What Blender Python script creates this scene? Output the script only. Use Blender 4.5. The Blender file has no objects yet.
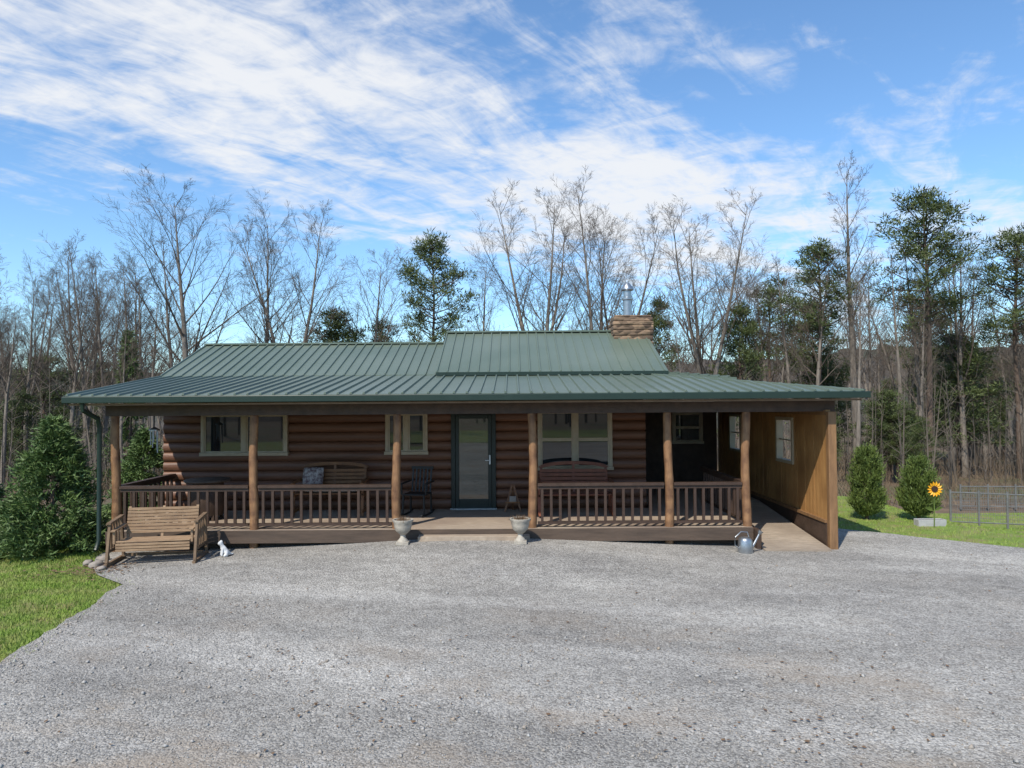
import bpy, bmesh, math, random
import numpy as np
from mathutils import Vector, Matrix, noise
R = math.radians
random.seed(7)
rng = np.random.default_rng(5)
scene = bpy.context.scene
C = scene.collection
scene.view_settings.view_transform = 'Standard'
scene.view_settings.look = 'None'
scene.view_settings.exposure = 0

# ------------------------------------------------------------------ helpers
class MB:
    def __init__(s): s.v = []; s.f = []
    def add(s, vs, fs):
        b = len(s.v); s.v += [tuple(p) for p in vs]; s.f += [tuple(i + b for i in q) for q in fs]
    def box(s, x0, x1, y0, y1, z0, z1):
        s.add([(x0,y0,z0),(x1,y0,z0),(x1,y1,z0),(x0,y1,z0),(x0,y0,z1),(x1,y0,z1),(x1,y1,z1),(x0,y1,z1)],
              [(0,3,2,1),(4,5,6,7),(0,1,5,4),(1,2,6,5),(2,3,7,6),(3,0,4,7)]); return s
    def bar(s, p, q, w, h=None):
        h = w if h is None else h
        p = Vector(p); q = Vector(q); d = (q-p).normalized()
        ref = Vector((0,0,1)) if abs(d.z) < .95 else Vector((0,1,0))
        a = d.cross(ref).normalized()*(w/2); b = a.cross(d).normalized()*(h/2)
        s.add([p-a-b,p+a-b,p+a+b,p-a+b,q-a-b,q+a-b,q+a+b,q-a+b],
              [(0,1,2,3),(7,6,5,4),(0,4,5,1),(1,5,6,2),(2,6,7,3),(3,7,4,0)]); return s
    def tube(s, pts, rs, n=8, cap=True):
        pts = [Vector(p) for p in pts]
        if not hasattr(rs, '__len__'): rs = [rs]*len(pts)
        D = (pts[-1]-pts[0])
        ref = Vector((1,0,0)) if abs(D.z) > .75*max(D.length,1e-6) else Vector((0,0,1))
        vs = []; fs = []
        for i, p in enumerate(pts):
            d = pts[min(i+1,len(pts)-1)]-pts[max(i-1,0)]
            d.normalize()
            a = d.cross(ref)
            if a.length < 1e-4: a = d.cross(Vector((0,1,.1)))
            a.normalize(); b = a.cross(d)
            for k in range(n):
                t = 2*math.pi*k/n
                vs.append(p + (a*math.cos(t)+b*math.sin(t))*rs[i])
        for i in range(len(pts)-1):
            for k in range(n):
                fs.append((i*n+k, i*n+(k+1)%n, (i+1)*n+(k+1)%n, (i+1)*n+k))
        if cap:
            fs.append(tuple(range(n))[::-1]); fs.append(tuple((len(pts)-1)*n+k for k in range(n)))
        s.add(vs, fs); return s
    def lathe(s, prof, c=(0,0,0), n=24):
        vs = []; fs = []
        for r, z in prof:
            for k in range(n):
                t = 2*math.pi*k/n; vs.append((c[0]+r*math.cos(t), c[1]+r*math.sin(t), c[2]+z))
        m = len(prof)
        for i in range(m-1):
            for k in range(n): fs.append((i*n+k, i*n+(k+1)%n, (i+1)*n+(k+1)%n, (i+1)*n+k))
        fs.append(tuple(range(n))[::-1]); fs.append(tuple((m-1)*n+k for k in range(n)))
        s.add(vs, fs); return s
    def poly(s, bottom, top):
        n = len(bottom)
        s.add(list(bottom)+list(top), [tuple(range(n))[::-1], tuple(range(n,2*n))] + [(k,(k+1)%n,n+(k+1)%n,n+k) for k in range(n)]); return s
    def slab(s, corners, t):
        return s.poly([(x,y,z-t) for x,y,z in corners], corners)
    def build(s, name, m, parent=None, off=(0,0,0), smooth=False, bevel=0):
        me = bpy.data.meshes.new(name)
        o = Vector(off)
        me.from_pydata([tuple(Vector(p)-o) for p in s.v], [], s.f)
        me.materials.append(m)
        if smooth:
            me.shade_smooth(); me.set_sharp_from_angle(angle=R(45))
        ob = bpy.data.objects.new(name, me); C.objects.link(ob)
        if parent: ob.parent = parent
        if bevel:
            b = ob.modifiers.new('bevel','BEVEL'); b.width = bevel; b.segments = 2; b.limit_method = 'ANGLE'
        return ob

def np_mesh(name, V, F, m, parent=None):
    me = bpy.data.meshes.new(name)
    V = np.asarray(V, dtype=np.float32); F = np.asarray(F, dtype=np.int32)
    k = F.shape[1]
    me.vertices.add(len(V)); me.vertices.foreach_set('co', V.ravel())
    me.loops.add(F.size); me.loops.foreach_set('vertex_index', F.ravel())
    me.polygons.add(len(F)); me.polygons.foreach_set('loop_start', np.arange(0, F.size, k, dtype=np.int32))
    me.update(calc_edges=True); me.validate()
    me.materials.append(m)
    ob = bpy.data.objects.new(name, me); C.objects.link(ob)
    if parent: ob.parent = parent
    return ob

def tag(o, label=None, cat=None, group=None, kind=None):
    if label: o['label'] = label
    if cat: o['category'] = cat
    if group: o['group'] = group
    if kind: o['kind'] = kind
    return o
def thing(name, label, cat, loc=(0,0,0), rz=0, group=None):
    o = bpy.data.objects.new(name, None); C.objects.link(o)
    o.location = loc; o.rotation_euler = (0,0,rz); o.empty_display_size = .2
    return tag(o, label, cat, group)
def dup(root, loc, rz=0, scale=None, label=None, group=None):
    r = root.copy(); C.objects.link(r); r.location = loc; r.rotation_euler = (0,0,rz)
    if scale: r.scale = (scale,)*3 if not hasattr(scale,'__len__') else scale
    if label: r['label'] = label
    if group: r['group'] = group
    for ch in list(root.children):
        c = ch.copy(); C.objects.link(c); c.parent = r
        for g in list(ch.children):
            d = g.copy(); C.objects.link(d); d.parent = c
    return r

def mat(name, c1, c2=None, scale=5, rough=.8, bump=0, bscale=None, stretch=(1,1,1), metallic=0, spec=.4, detail=6, c3=None, s3=.6):
    m = bpy.data.materials.new(name); m.use_nodes = True
    nt = m.node_tree; P = nt.nodes['Principled BSDF']
    P.inputs['Roughness'].default_value = rough; P.inputs['Metallic'].default_value = metallic
    P.inputs['Specular IOR Level'].default_value = spec
    tc = nt.nodes.new('ShaderNodeTexCoord'); mp = nt.nodes.new('ShaderNodeMapping')
    mp.inputs['Scale'].default_value = stretch
    nt.links.new(tc.outputs['Object'], mp.inputs['Vector'])
    c2 = c2 or tuple(v*.7 for v in c1)
    nz = nt.nodes.new('ShaderNodeTexNoise'); nz.inputs['Scale'].default_value = scale; nz.inputs['Detail'].default_value = detail
    nz.inputs['Roughness'].default_value = .65
    nt.links.new(mp.outputs[0], nz.inputs['Vector'])
    rp = nt.nodes.new('ShaderNodeValToRGB')
    rp.color_ramp.elements[0].position = .35; rp.color_ramp.elements[1].position = .65
    rp.color_ramp.elements[0].color = (*c1,1); rp.color_ramp.elements[1].color = (*c2,1)
    nt.links.new(nz.outputs[0], rp.inputs[0])
    out = rp.outputs[0]
    if c3:
        n3 = nt.nodes.new('ShaderNodeTexNoise'); n3.inputs['Scale'].default_value = s3; n3.inputs['Detail'].default_value = 5
        nt.links.new(tc.outputs['Object'], n3.inputs['Vector'])
        mr = nt.nodes.new('ShaderNodeMapRange'); mr.inputs[1].default_value = .45; mr.inputs[2].default_value = .68
        nt.links.new(n3.outputs[0], mr.inputs[0])
        mx = nt.nodes.new('ShaderNodeMix'); mx.data_type = 'RGBA'
        nt.links.new(mr.outputs[0], mx.inputs[0]); nt.links.new(out, mx.inputs[6]); mx.inputs[7].default_value = (*c3,1)
        out = mx.outputs[2]
    nt.links.new(out, P.inputs['Base Color'])
    if bump:
        nb = nt.nodes.new('ShaderNodeTexNoise'); nb.inputs['Scale'].default_value = bscale or scale*4; nb.inputs['Detail'].default_value = 4
        nt.links.new(mp.outputs[0], nb.inputs['Vector'])
        bp = nt.nodes.new('ShaderNodeBump'); bp.inputs['Strength'].default_value = bump; bp.inputs['Distance'].default_value = .02
        nt.links.new(nb.outputs[0], bp.inputs['Height']); nt.links.new(bp.outputs[0], P.inputs['Normal'])
    return m

def sm(a, b, t):
    t = max(0, min(1, (t-a)/(b-a))); return t*t*(3-2*t)
def h(x, y):
    z = .23*math.exp(-((x+.6)/3.4)**2)*sm(10.0,12.8,y)
    z -= .9*sm(-8.5,-22,x)
    z -= 1.6*sm(21,60,y)
    z -= .5*sm(9.2,11.6,x)*sm(14.2,17.5,y)
    z += .02*noise.noise((x*.6, y*.6, 1.3))*(1-.6*sm(10,12,y))
    return z

# ------------------------------------------------------------------ materials
M = {}
M['log'] = mat('stained_log', (.172,.080,.045), (.108,.049,.028), 3, .5, .25, 12, (.25,1,3))
M['post'] = mat('post_wood', (.31,.17,.08), (.18,.093,.046), 4, .6, .3, 14, (3,3,.5), c3=(.115,.056,.029), s3=5)
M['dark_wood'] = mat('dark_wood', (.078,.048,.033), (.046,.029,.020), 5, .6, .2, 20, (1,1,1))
M['rail'] = mat('railing_wood', (.068,.040,.028), (.041,.025,.017), 5, .55, .2, 20)
M['deck'] = mat('deck_boards', (.42,.34,.26), (.30,.235,.175), 5, .8, .3, 20, (1,4,1), c3=(.24,.18,.14))
M['ramp'] = mat('ramp_boards', (.42,.345,.265), (.30,.245,.19), 5, .8, .3, 20, (1,4,1), c3=(.22,.175,.135))
M['fascia_wood'] = mat('deck_fascia', (.105,.073,.053), (.065,.046,.034), 4, .75, .2, 20, (.4,3,3))
M['honey'] = mat('honey_boards', (.46,.25,.092), (.34,.172,.06), 4, .5, .15, 12, (3,3,.35), c3=(.26,.128,.045), s3=1.2)
M['endpost'] = mat('end_post', (.27,.15,.068), (.17,.092,.043), 4, .6, .2, 14, (3,3,.5))
M['ceiling'] = mat('porch_ceiling', (.24,.155,.095), (.18,.115,.07), 4)
M['tan_frame'] = mat('window_frame', (.40,.33,.23), (.35,.285,.19), 6, .5)
M['green_trim'] = mat('green_trim', (.017,.034,.026), (.013,.028,.021), 3, .4)
M['door_green'] = mat('door_green', (.009,.019,.015), (.007,.015,.012), 3, .4)
M['black'] = mat('black_metal', (.02,.02,.02), (.014,.014,.014), 6, .45)
M['steel'] = mat('galvanized', (.42,.44,.46), (.32,.34,.36), 9, .35, metallic=.85)
M['wire'] = mat('fence_wire', (.20,.20,.195), (.14,.14,.137), 9, .6, metallic=.2)
M['stone_urn'] = mat('cast_stone', (.46,.42,.35), (.29,.26,.22), 9, .9, .3, 30)
M['fig'] = mat('painted_stone', (.70,.70,.69), (.52,.53,.54), 12, .7, .2)
M['bench'] = mat('weathered_bench', (.37,.25,.15), (.24,.155,.092), 6, .75, .2, 20, (.5,3,3))
M['bench_dark'] = mat('bench_frame', (.21,.14,.085), (.13,.085,.052), 6, .75, .2, 20)
M['oak'] = mat('orange_oak', (.22,.098,.036), (.14,.06,.024), 5, .5)
M['red'] = mat('red_stain', (.21,.070,.036), (.135,.045,.024), 5, .5)
M['cushion'] = mat('cushion', (.32,.28,.24), (.23,.20,.17), 14, .9)
M['pillow'] = mat('pillow', (.42,.38,.35), (.12,.07,.07), 14, .9, detail=2)
M['soil'] = mat('soil', (.06,.04,.03), (.03,.02,.015), 20, .95)
M['rock'] = mat('field_stone', (.33,.29,.25), (.2,.17,.14), 6, .9, .5, 12)
M['bark'] = mat('grey_bark', (.25,.213,.175), (.115,.097,.080), 3, .9, .4, 8, (2,2,.4))
M['twig'] = mat('twigs', (.135,.106,.081), (.085,.067,.053), 2, .9)
M['pinebark'] = mat('pine_bark', (.15,.105,.078), (.085,.06,.045), 3, .9, .4, 8, (2,2,.5))
M['needle'] = mat('pine_needles', (.098,.122,.032), (.040,.060,.018), 1.1, .6, detail=4)
M['cone_leaf'] = mat('evergreen_leaf', (.130,.195,.055), (.060,.105,.032), 2.5, .6, detail=3)
M['arbor_leaf'] = mat('arborvitae_leaf', (.140,.19,.040), (.068,.105,.024), 4, .6, detail=3)
M['grass'] = mat('grass_blades', (.23,.335,.048), (.155,.24,.038), 1.6, .7, detail=6, c3=(.30,.30,.10), s3=3)
M['lawn'] = mat('lawn_sheet', (.185,.255,.044), (.125,.18,.034), 4, .9, .5, 60, c3=(.23,.20,.085), s3=2)
M['litter'] = mat('leaf_litter', (.18,.125,.078), (.095,.067,.045), 1.2, .95, .6, 8, c3=(.09,.10,.038), s3=.18, detail=10)
M['hill'] = mat('wooded_hill', (.10,.082,.066), (.048,.043,.037), .12, 1, 1, 1.2, (1,1,.35), detail=12, c3=(.036,.054,.026), s3=.06)
M['brush'] = mat('brush', (.18,.132,.084), (.105,.077,.05), 1, .95)
M['thicket'] = mat('thicket', (.145,.12,.096), (.085,.07,.057), .6, .95)
M['farwood'] = mat('far_wood', (.14,.119,.102), (.084,.073,.063), .3, .95)
M['yellow'] = mat('yellow_petal', (.8,.42,.02), (.75,.33,.015), 10, .5)
M['brown'] = mat('flower_centre', (.06,.03,.015), (.03,.015,.01), 20, .8)
M['planter'] = mat('planter_box', (.42,.42,.41), (.33,.33,.325), 6, .8)
M['stones'] = mat('loose_stones', (.44,.425,.40), (.26,.252,.238), 30, .9, detail=2, c3=(.33,.27,.21), s3=4)
M['deadleaf'] = mat('dead_leaves', (.2,.125,.07), (.12,.075,.045), 8, .9)
M['glass'] = mat('window_glass', (.020,.025,.028), (.010,.013,.016), 1.2, .02, spec=.5)
M['glass'].node_tree.nodes['Principled BSDF'].inputs['IOR'].default_value = 1.75
M['doorglass'] = mat('door_glass', (.052,.064,.053), (.036,.046,.038), 1.5, .02, spec=.5)
M['doorglass'].node_tree.nodes['Principled BSDF'].inputs['IOR'].default_value = 1.9
M['roof'] = mat('green_metal_roof', (.119,.152,.116), (.104,.136,.103), .8, .36, spec=.45, detail=5, c3=(.138,.170,.134), s3=.35)

def gravel_mat():
    m = bpy.data.materials.new('gravel'); m.use_nodes = True
    nt = m.node_tree; L = nt.links.new; P = nt.nodes['Principled BSDF']; P.inputs['Roughness'].default_value = .92
    P.inputs['Specular IOR Level'].default_value = .12
    tc = nt.nodes.new('ShaderNodeTexCoord')
    def vor(s):
        v = nt.nodes.new('ShaderNodeTexVoronoi'); v.inputs['Scale'].default_value = s; L(tc.outputs['Object'], v.inputs['Vector']); return v
    def nz(s, d=6, st=(1,1,1), rot=0):
        mp = nt.nodes.new('ShaderNodeMapping'); mp.inputs['Rotation'].default_value = (0,0,rot); L(tc.outputs['Object'], mp.inputs[0])
        m2 = nt.nodes.new('ShaderNodeMapping'); m2.inputs['Scale'].default_value = st; L(mp.outputs[0], m2.inputs[0])
        n = nt.nodes.new('ShaderNodeTexNoise'); n.inputs['Scale'].default_value = s; n.inputs['Detail'].default_value = d; n.inputs['Roughness'].default_value = .62; L(m2.outputs[0], n.inputs['Vector']); return n
    def ramp(src, a, b, ca, cb):
        r = nt.nodes.new('ShaderNodeValToRGB'); r.color_ramp.elements[0].position = a; r.color_ramp.elements[1].position = b
        r.color_ramp.elements[0].color = (*ca,1); r.color_ramp.elements[1].color = (*cb,1); L(src, r.inputs[0]); return r.outputs[0]
    def mix(f, a, b, mode='MIX'):
        x = nt.nodes.new('ShaderNodeMix'); x.data_type = 'RGBA'; x.blend_type = mode
        if hasattr(f, 'links'): L(f, x.inputs[0])
        else: x.inputs[0].default_value = f
        for i, q in ((6,a),(7,b)):
            if hasattr(q, 'links'): L(q, x.inputs[i])
            else: x.inputs[i].default_value = (*q,1)
        return x.outputs[2]
    def mth(op, a, b):
        q = nt.nodes.new('ShaderNodeMath'); q.operation = op
        for i, v in enumerate((a,b)):
            if hasattr(v,'links'): L(v, q.inputs[i])
            else: q.inputs[i].default_value = v
        return q.outputs[0]
    v1 = vor(60); v2 = vor(28)
    sep = nt.nodes.new('ShaderNodeSeparateColor'); L(v1.outputs['Color'], sep.inputs[0])
    base = ramp(sep.outputs[0], 0, 1, (.200,.190,.174), (.500,.478,.438))
    c = mix(1, base, ramp(nz(.4, 9, (.7,1,1), R(20)).outputs[0], .36, .66, (.76,.76,.765), (1.12,1.115,1.10)), 'MULTIPLY')
    c = mix(1, c, ramp(nz(5.0, 9).outputs[0], .3, .7, (.80,.795,.79), (1.14,1.14,1.14)), 'MULTIPLY')
    # worn wheel tracks sweeping across the drive
    c = mix(1, c, ramp(nz(1.0, 2, (.10,1,1), R(14)).outputs[0], .40, .64, (.86,.857,.853), (1.10,1.10,1.10)), 'MULTIPLY')
    # tan dirt showing through, mostly near the camera
    sx = nt.nodes.new('ShaderNodeSeparateXYZ'); L(tc.outputs['Object'], sx.inputs[0])
    near = nt.nodes.new('ShaderNodeMapRange'); L(sx.outputs[1], near.inputs[0]); near.inputs[1].default_value = 10; near.inputs[2].default_value = 5.5; near.inputs[3].default_value = .12; near.inputs[4].default_value = 1
    bw = nt.nodes.new('ShaderNodeRGBToBW'); L(ramp(nz(.75, 11, (.6,1,1), R(10)).outputs[0], .50, .63, (0,0,0), (1,1,1)), bw.inputs[0])
    c = mix(mth('MULTIPLY', mth('MULTIPLY', bw.outputs[0], near.outputs[0]), .6), c, (.30,.24,.178))
    L(c, P.inputs['Base Color'])
    hgt = mth('ADD', v1.outputs['Distance'], v2.outputs['Distance'])
    bp = nt.nodes.new('ShaderNodeBump'); bp.invert = True; bp.inputs['Strength'].default_value = .75; bp.inputs['Distance'].default_value = .012
    L(hgt, bp.inputs['Height']); L(bp.outputs[0], P.inputs['Normal'])
    return m
M['gravel'] = gravel_mat()

def chimney_mat():
    m = bpy.data.materials.new('stacked_stone'); m.use_nodes = True
    nt = m.node_tree; L = nt.links.new; P = nt.nodes['Principled BSDF']; P.inputs['Roughness'].default_value = .9
    tc = nt.nodes.new('ShaderNodeTexCoord'); mp = nt.nodes.new('ShaderNodeMapping'); mp.inputs['Scale'].default_value = (1,1,1.7)
    L(tc.outputs['Object'], mp.inputs[0])
    v = nt.nodes.new('ShaderNodeTexVoronoi'); v.inputs['Scale'].default_value = 6.0; L(mp.outputs[0], v.inputs['Vector'])
    sep = nt.nodes.new('ShaderNodeSeparateColor'); L(v.outputs['Color'], sep.inputs[0])
    r = nt.nodes.new('ShaderNodeValToRGB'); r.color_ramp.elements[0].color = (.075,.05,.034,1); r.color_ramp.elements[1].color = (.30,.20,.125,1)
    L(sep.outputs[0], r.inputs[0]); L(r.outputs[0], P.inputs['Base Color'])
    bp = nt.nodes.new('ShaderNodeBump'); bp.invert = True; bp.inputs['Distance'].default_value = .05; L(v.outputs['Distance'], bp.inputs['Height']); L(bp.outputs[0], P.inputs['Normal'])
    return m
M['chimney'] = chimney_mat()

# ------------------------------------------------------------------ ground
def grid(name, xs_fn, ys, nx, zoff, m):
    V = []; F = []
    for y in ys:
        a, b = xs_fn(y)
        for i in range(nx):
            x = a+(b-a)*i/(nx-1); V.append((x, y, h(x,y)+zoff))
    for j in range(len(ys)-1):
        for i in range(nx-1): F.append((j*nx+i, j*nx+i+1, (j+1)*nx+i+1, (j+1)*nx+i))
    o = np_mesh(name, V, F, m); o.data.shade_smooth()
    return tag(o, kind='structure')
def xL(y):
    return float(np.interp(y, [-15,7,7.6,10,10.8,11.4,12,13,16.5], [-5.2,-5.35,-5.46,-5.8,-5.95,-6.6,-7.1,-7.5,-7.6])) + .10*noise.noise((y*1.7,0,3)) + .05*noise.noise((y*6,0,8))
def xR(y):
    return float(np.interp(y, [-15,9,11,11.8,12.9,15,16.5], [40,22,13.5,11,9.3,6.9,5.9])) + .12*noise.noise((y*1.7,5,3)) + .05*noise.noise((y*6,5,8))
ys = list(np.concatenate([np.arange(-180,0,12), np.arange(0,30,.75), np.arange(30,80,5), np.arange(80,420,25)]))
xs_all = np.concatenate([np.arange(-260,-30,10), np.arange(-30,30,.75), np.arange(30,261,10)])
V = [(x,y,h(x,y)-.12) for y in ys for x in xs_all]; nx = len(xs_all)
F = [(j*nx+i, j*nx+i+1, (j+1)*nx+i+1, (j+1)*nx+i) for j in range(len(ys)-1) for i in range(nx-1)]
go = np_mesh('ground', V, F, M['litter']); go.data.shade_smooth(); tag(go, kind='structure')
tag(grid('gravel_driveway', lambda y: (xL(y), xR(y)), list(np.arange(-15,16.5,.12)), 80, 0, M['gravel']), 'grey gravel driveway filling the foreground before the cabin', 'driveway')
def nzx(y, s): return .25*noise.noise((y*.8,s,2))
grid('lawn', lambda y: (-16-nzx(y,1)*8, xL(y)+.35), list(np.arange(-12,15.4,.2)), 40, -.03, M['lawn'])
grid('lawn', lambda y: (xR(y)-.4 if y < 16.4 else 5.6, 26), list(np.arange(10.5,20.2,.2)), 90, -.03, M['lawn'])
grid('lawn', lambda y: (-30, 40), list(np.arange(-34,-15.2,1)), 30, -.03, M['lawn'])

def tris(P, D, L, W):
    n = len(P)
    D = D/np.linalg.norm(D, axis=1, keepdims=True)
    S = np.cross(D, rng.normal(size=(n,3))); S /= np.linalg.norm(S, axis=1, keepdims=True)+1e-9
    V = np.empty((n,3,3)); V[:,0] = P-S*W[:,None]; V[:,1] = P+S*W[:,None]; V[:,2] = P+D*L[:,None]
    return V.reshape(-1,3), np.arange(3*n).reshape(-1,3)
def blades(name, pts, hgt, label):
    P = np.array(pts); n = len(P)
    D = np.stack([rng.normal(0,.45,n), rng.normal(0,.45,n), np.ones(n)], 1)
    V, F = tris(P, D, rng.uniform(.5,1.3,n)*hgt, rng.uniform(.0035,.008,n))
    return tag(np_mesh(name, V, F, M['grass']), label, 'grass', kind='stuff')
pts = []
while len(pts) < 62000:
    y = random.uniform(4.5,14.6); x = xL(y)+.22-abs(random.gauss(0,1))*2.6
    if x < -13: continue
    e = xL(y)
    if x > e-.02 and random.random() < .8: continue
    if ((x+7.1)/.5)**2+((y-11.75)/.3)**2 < 1+.6*noise.noise((x*2,y*2,5)) and random.random() < .7: continue
    if noise.noise((x*1.4,y*1.4,9)) < -.3 and random.random() < .4: continue
    pts.append((x,y,h(x,y)-.03))
blades('grass', pts, .055, 'short bright green grass along the left edge of the gravel')
pts = []
while len(pts) < 26000:
    y = random.uniform(11.3,20.0); x = random.uniform(6,16)
    if x < xR(y)+.05*random.random() or (y > 16.3 and x < 6.2): continue
    pts.append((x,y,h(x,y)-.03))
blades('grass', pts, .05, 'strip of mown grass on the right beyond the gravel')

# loose stones on the gravel (one mesh)
O = np.array([(1,0,0),(0,1,0),(-1,0,0),(0,-1,0),(0,0,.75),(0,0,-.6)], float)
OF = np.array([(0,1,4),(1,2,4),(2,3,4),(3,0,4),(1,0,5),(2,1,5),(3,2,5),(0,3,5)])
VV = []; FF = []; n = 0
for i in range(14000):
    y = 4.6+abs(random.gauss(0,1))*3.4
    if y > 13: continue
    half = y*.76
    x = random.uniform(-half, half)
    e0, e1 = xL(y), xR(y)
    if random.random() < .12: x = e0+abs(random.gauss(0,.18))
    if x < e0 or x > e1: continue
    s = random.uniform(.005,.011)
    if random.random() < .045: s = random.uniform(.012,.027)
    a = random.uniform(0,6.28); ca, sa = math.cos(a), math.sin(a)
    q = O*np.array([s*random.uniform(.8,1.4), s, s])+rng.normal(0,s*.16,(6,3))
    q = np.stack([q[:,0]*ca-q[:,1]*sa+x, q[:,0]*sa+q[:,1]*ca+y, q[:,2]+h(x,y)+s*.3], 1)
    VV.append(q); FF.append(OF+n); n += 6
tag(np_mesh('loose_gravel', np.concatenate(VV), np.concatenate(FF), M['stones']), 'loose stones scattered over the grey driveway', 'gravel', kind='stuff')
VV = []; FF = []; n = 0
cl = [(-1.4,6.3,.5),(1.0,5.9,.6),(2.8,5.8,.4),(-3.9,9.6,.6),(.2,8.3,.8),(-2.2,7.6,.7),(3.2,7.2,.6)]
for i in range(760):
    if i > 480: x = random.gauss(-7.0,.4); y = random.gauss(11.7,.22)
    elif random.random() < .6:
        c0 = random.choice(cl); x = random.gauss(c0[0],c0[2]); y = random.gauss(c0[1],c0[2]*.5)
    else:
        y = random.uniform(4.7,12.5); x = random.uniform(-y*.7,y*.7)
    if i <= 480 and (x < xL(y) or x > xR(y)): continue
    s = random.uniform(.007,.02) if i <= 480 else random.uniform(.012,.03); a = random.uniform(0,6.28); z = h(x,y)+.012
    q = [(x+s*math.cos(a+k*1.57)*(1.4 if k%2 else .8), y+s*math.sin(a+k*1.57)*(1.4 if k%2 else .8), z+random.uniform(0,.012)) for k in range(4)]
    VV += q; FF.append((n,n+1,n+2,n+3)); n += 4
tag(np_mesh('fallen_leaves', VV, FF, M['deadleaf']), 'dry brown leaf bits scattered on the gravel and by the bench', 'leaves', kind='stuff')

# hills
def hills(sgn, d0, amp):
    V = []; F = []; nx = 520
    for j in range(14):
        d = d0+j*7
        for i in range(nx):
            x = -260+520*i/(nx-1); t = j/13
            top = amp+3.5*noise.noise((x*.012,1,0))+7*sm(45,115,x)+2*sm(-60,-160,x)
            z = -3+top*math.sin(t*math.pi/2)+1.8*noise.noise((x*.35,d*.3,0))*t+2.4*noise.noise((x*.9,d,3))*t+1.2*random.random()*t
            V.append((x,sgn*(d+6*noise.noise((x*.02,j,1))),z))
    for j in range(13):
        for i in range(nx-1): F.append((j*nx+i, j*nx+i+1, (j+1)*nx+i+1, (j+1)*nx+i))
    tag(np_mesh('hills', V, F, M['hill']), kind='structure')
hills(1, 105, 12.5); hills(-1, 90, 8)

# ------------------------------------------------------------------ cabin
OFF = Vector((0,13.1,0))
cab = thing('log_cabin', 'brown log cabin with green metal roof and long railed front porch', 'house', OFF)
def part(mb, name, m, parent=cab, smooth=False, bevel=0): return mb.build(name, m, parent, OFF, smooth, bevel)
YW = 15.55; X0, X1 = -7.6, 2.9; FZ = .39
def logs(axis, a0, a1, pos, z0, z1, sgn, mb):
    n = round((z1-z0)/.205); p = (z1-z0)/n
    for k in range(n):
        zc = z0+p*(k+.5); prof = []
        for q in range(9):
            t = R(-78+156*q/8); prof.append((pos+sgn*(.012+.07*math.cos(t)), zc+math.sin(t)*p*.5/.98))
        prof += [(pos-sgn*.1, zc+p*.49), (pos-sgn*.1, zc-p*.49)]
        if axis == 'x': A = [(a0,y,z) for y,z in prof]; B = [(a1,y,z) for y,z in prof]
        else: A = [(y,a0,z) for y,z in prof]; B = [(y,a1,z) for y,z in prof]
        mb.poly(A, B)
m = MB(); logs('x', X0, X1, YW, .2, 2.70, -1, m); part(m, 'front_wall', M['log'], smooth=True)
m = MB(); logs('y', YW+.101, 20.8, X0+.1, .0, 3.2, -1, m)
m.poly([(X0+.02,YW+.3,3.2),(X0+.02,20.7,3.2),(X0+.02,18.4,4.12)], [(X0+.1,YW+.3,3.2),(X0+.1,20.7,3.2),(X0+.1,18.4,4.12)])
part(m, 'side_wall', M['log'], smooth=True)
m = MB(); logs('y', YW+.101, 20.8, X1-.1, .2, 3.07, 1, m)
m.poly([(X1-.1,YW+.3,3.1),(X1-.1,20.7,3.1),(X1-.1,18.4,4.12)], [(X1-.02,YW+.3,3.1),(X1-.02,20.7,3.1),(X1-.02,18.4,4.12)])
part(m, 'side_wall', M['log'], smooth=True)
m = MB(); m.box(X0+.2, X1-.2, 20.7, 20.8, 0, 3.2); part(m, 'back_wall', M['log'])
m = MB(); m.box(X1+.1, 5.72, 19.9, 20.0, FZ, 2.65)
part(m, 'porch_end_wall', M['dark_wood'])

# roof
EY, EZ = 12.6, 2.875; BY, BZ = 16.0, 3.325
RX0, RX1 = -7.93, 6.26
sl = (BZ-EZ)/(BY-EY)
HX = RX1-(BY-EY)
def rib(mb, p, q):
    w, t = .024, .034
    d = Vector(q)-Vector(p); side = Vector((d.y,-d.x,0)).normalized()
    P, Q = Vector(p), Vector(q); up = Vector((0,0,t))
    a, b = side*w, side*w*.5
    mb.add([P-a,P+a,P+b+up,P-b+up,Q-a,Q+a,Q+b+up,Q-b+up],[(0,1,2,3),(7,6,5,4),(1,5,6,2),(2,6,7,3),(3,7,4,0)])
m = MB()
m.slab([(RX0,EY,EZ),(RX1,EY,EZ),(HX,BY,BZ),(RX0,BY,BZ)], .05)
m.slab([(RX1,EY,EZ),(RX1,20.6,EZ),(HX,20.6,BZ),(HX,BY,BZ)], .05)
x = RX0+.03
while x < RX1-.1:
    ye = BY if x < HX else EY+(RX1-x)
    rib(m, (x,EY-.01,EZ), (x,ye,EZ+sl*(ye-EY))); x += .229
y = EY+.2
while y < 20.5:
    xe = HX if y > BY else RX1-(y-EY)
    rib(m, (RX1,y,EZ), (xe,y,EZ+sl*(RX1-xe))); y += .229
m.bar((RX1,EY,EZ+.012),(HX,BY,BZ+.012),.10,.03)
porch_roof = part(m, 'porch_roof', M['roof'])
RY, RZ = 18.4, 4.23
MX1 = 3.43
m = MB(); y0 = BY-.03; z0 = BZ+.012
m.slab([(RX0,y0,z0),(MX1,y0,z0),(MX1,RY,RZ),(RX0,RY,RZ)], .05)
m.slab([(MX1,21.0,z0),(RX0,21.0,z0),(RX0,RY,RZ),(MX1,RY,RZ)], .05)
x = RX0+.03
while x < MX1:
    rib(m, (x,y0,z0), (x,RY,RZ)); rib(m, (x,21.0,z0), (x,RY,RZ)); x += .229
m.bar((RX0,RY,RZ+.015),(MX1,RY,RZ+.015),.22,.04)
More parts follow.
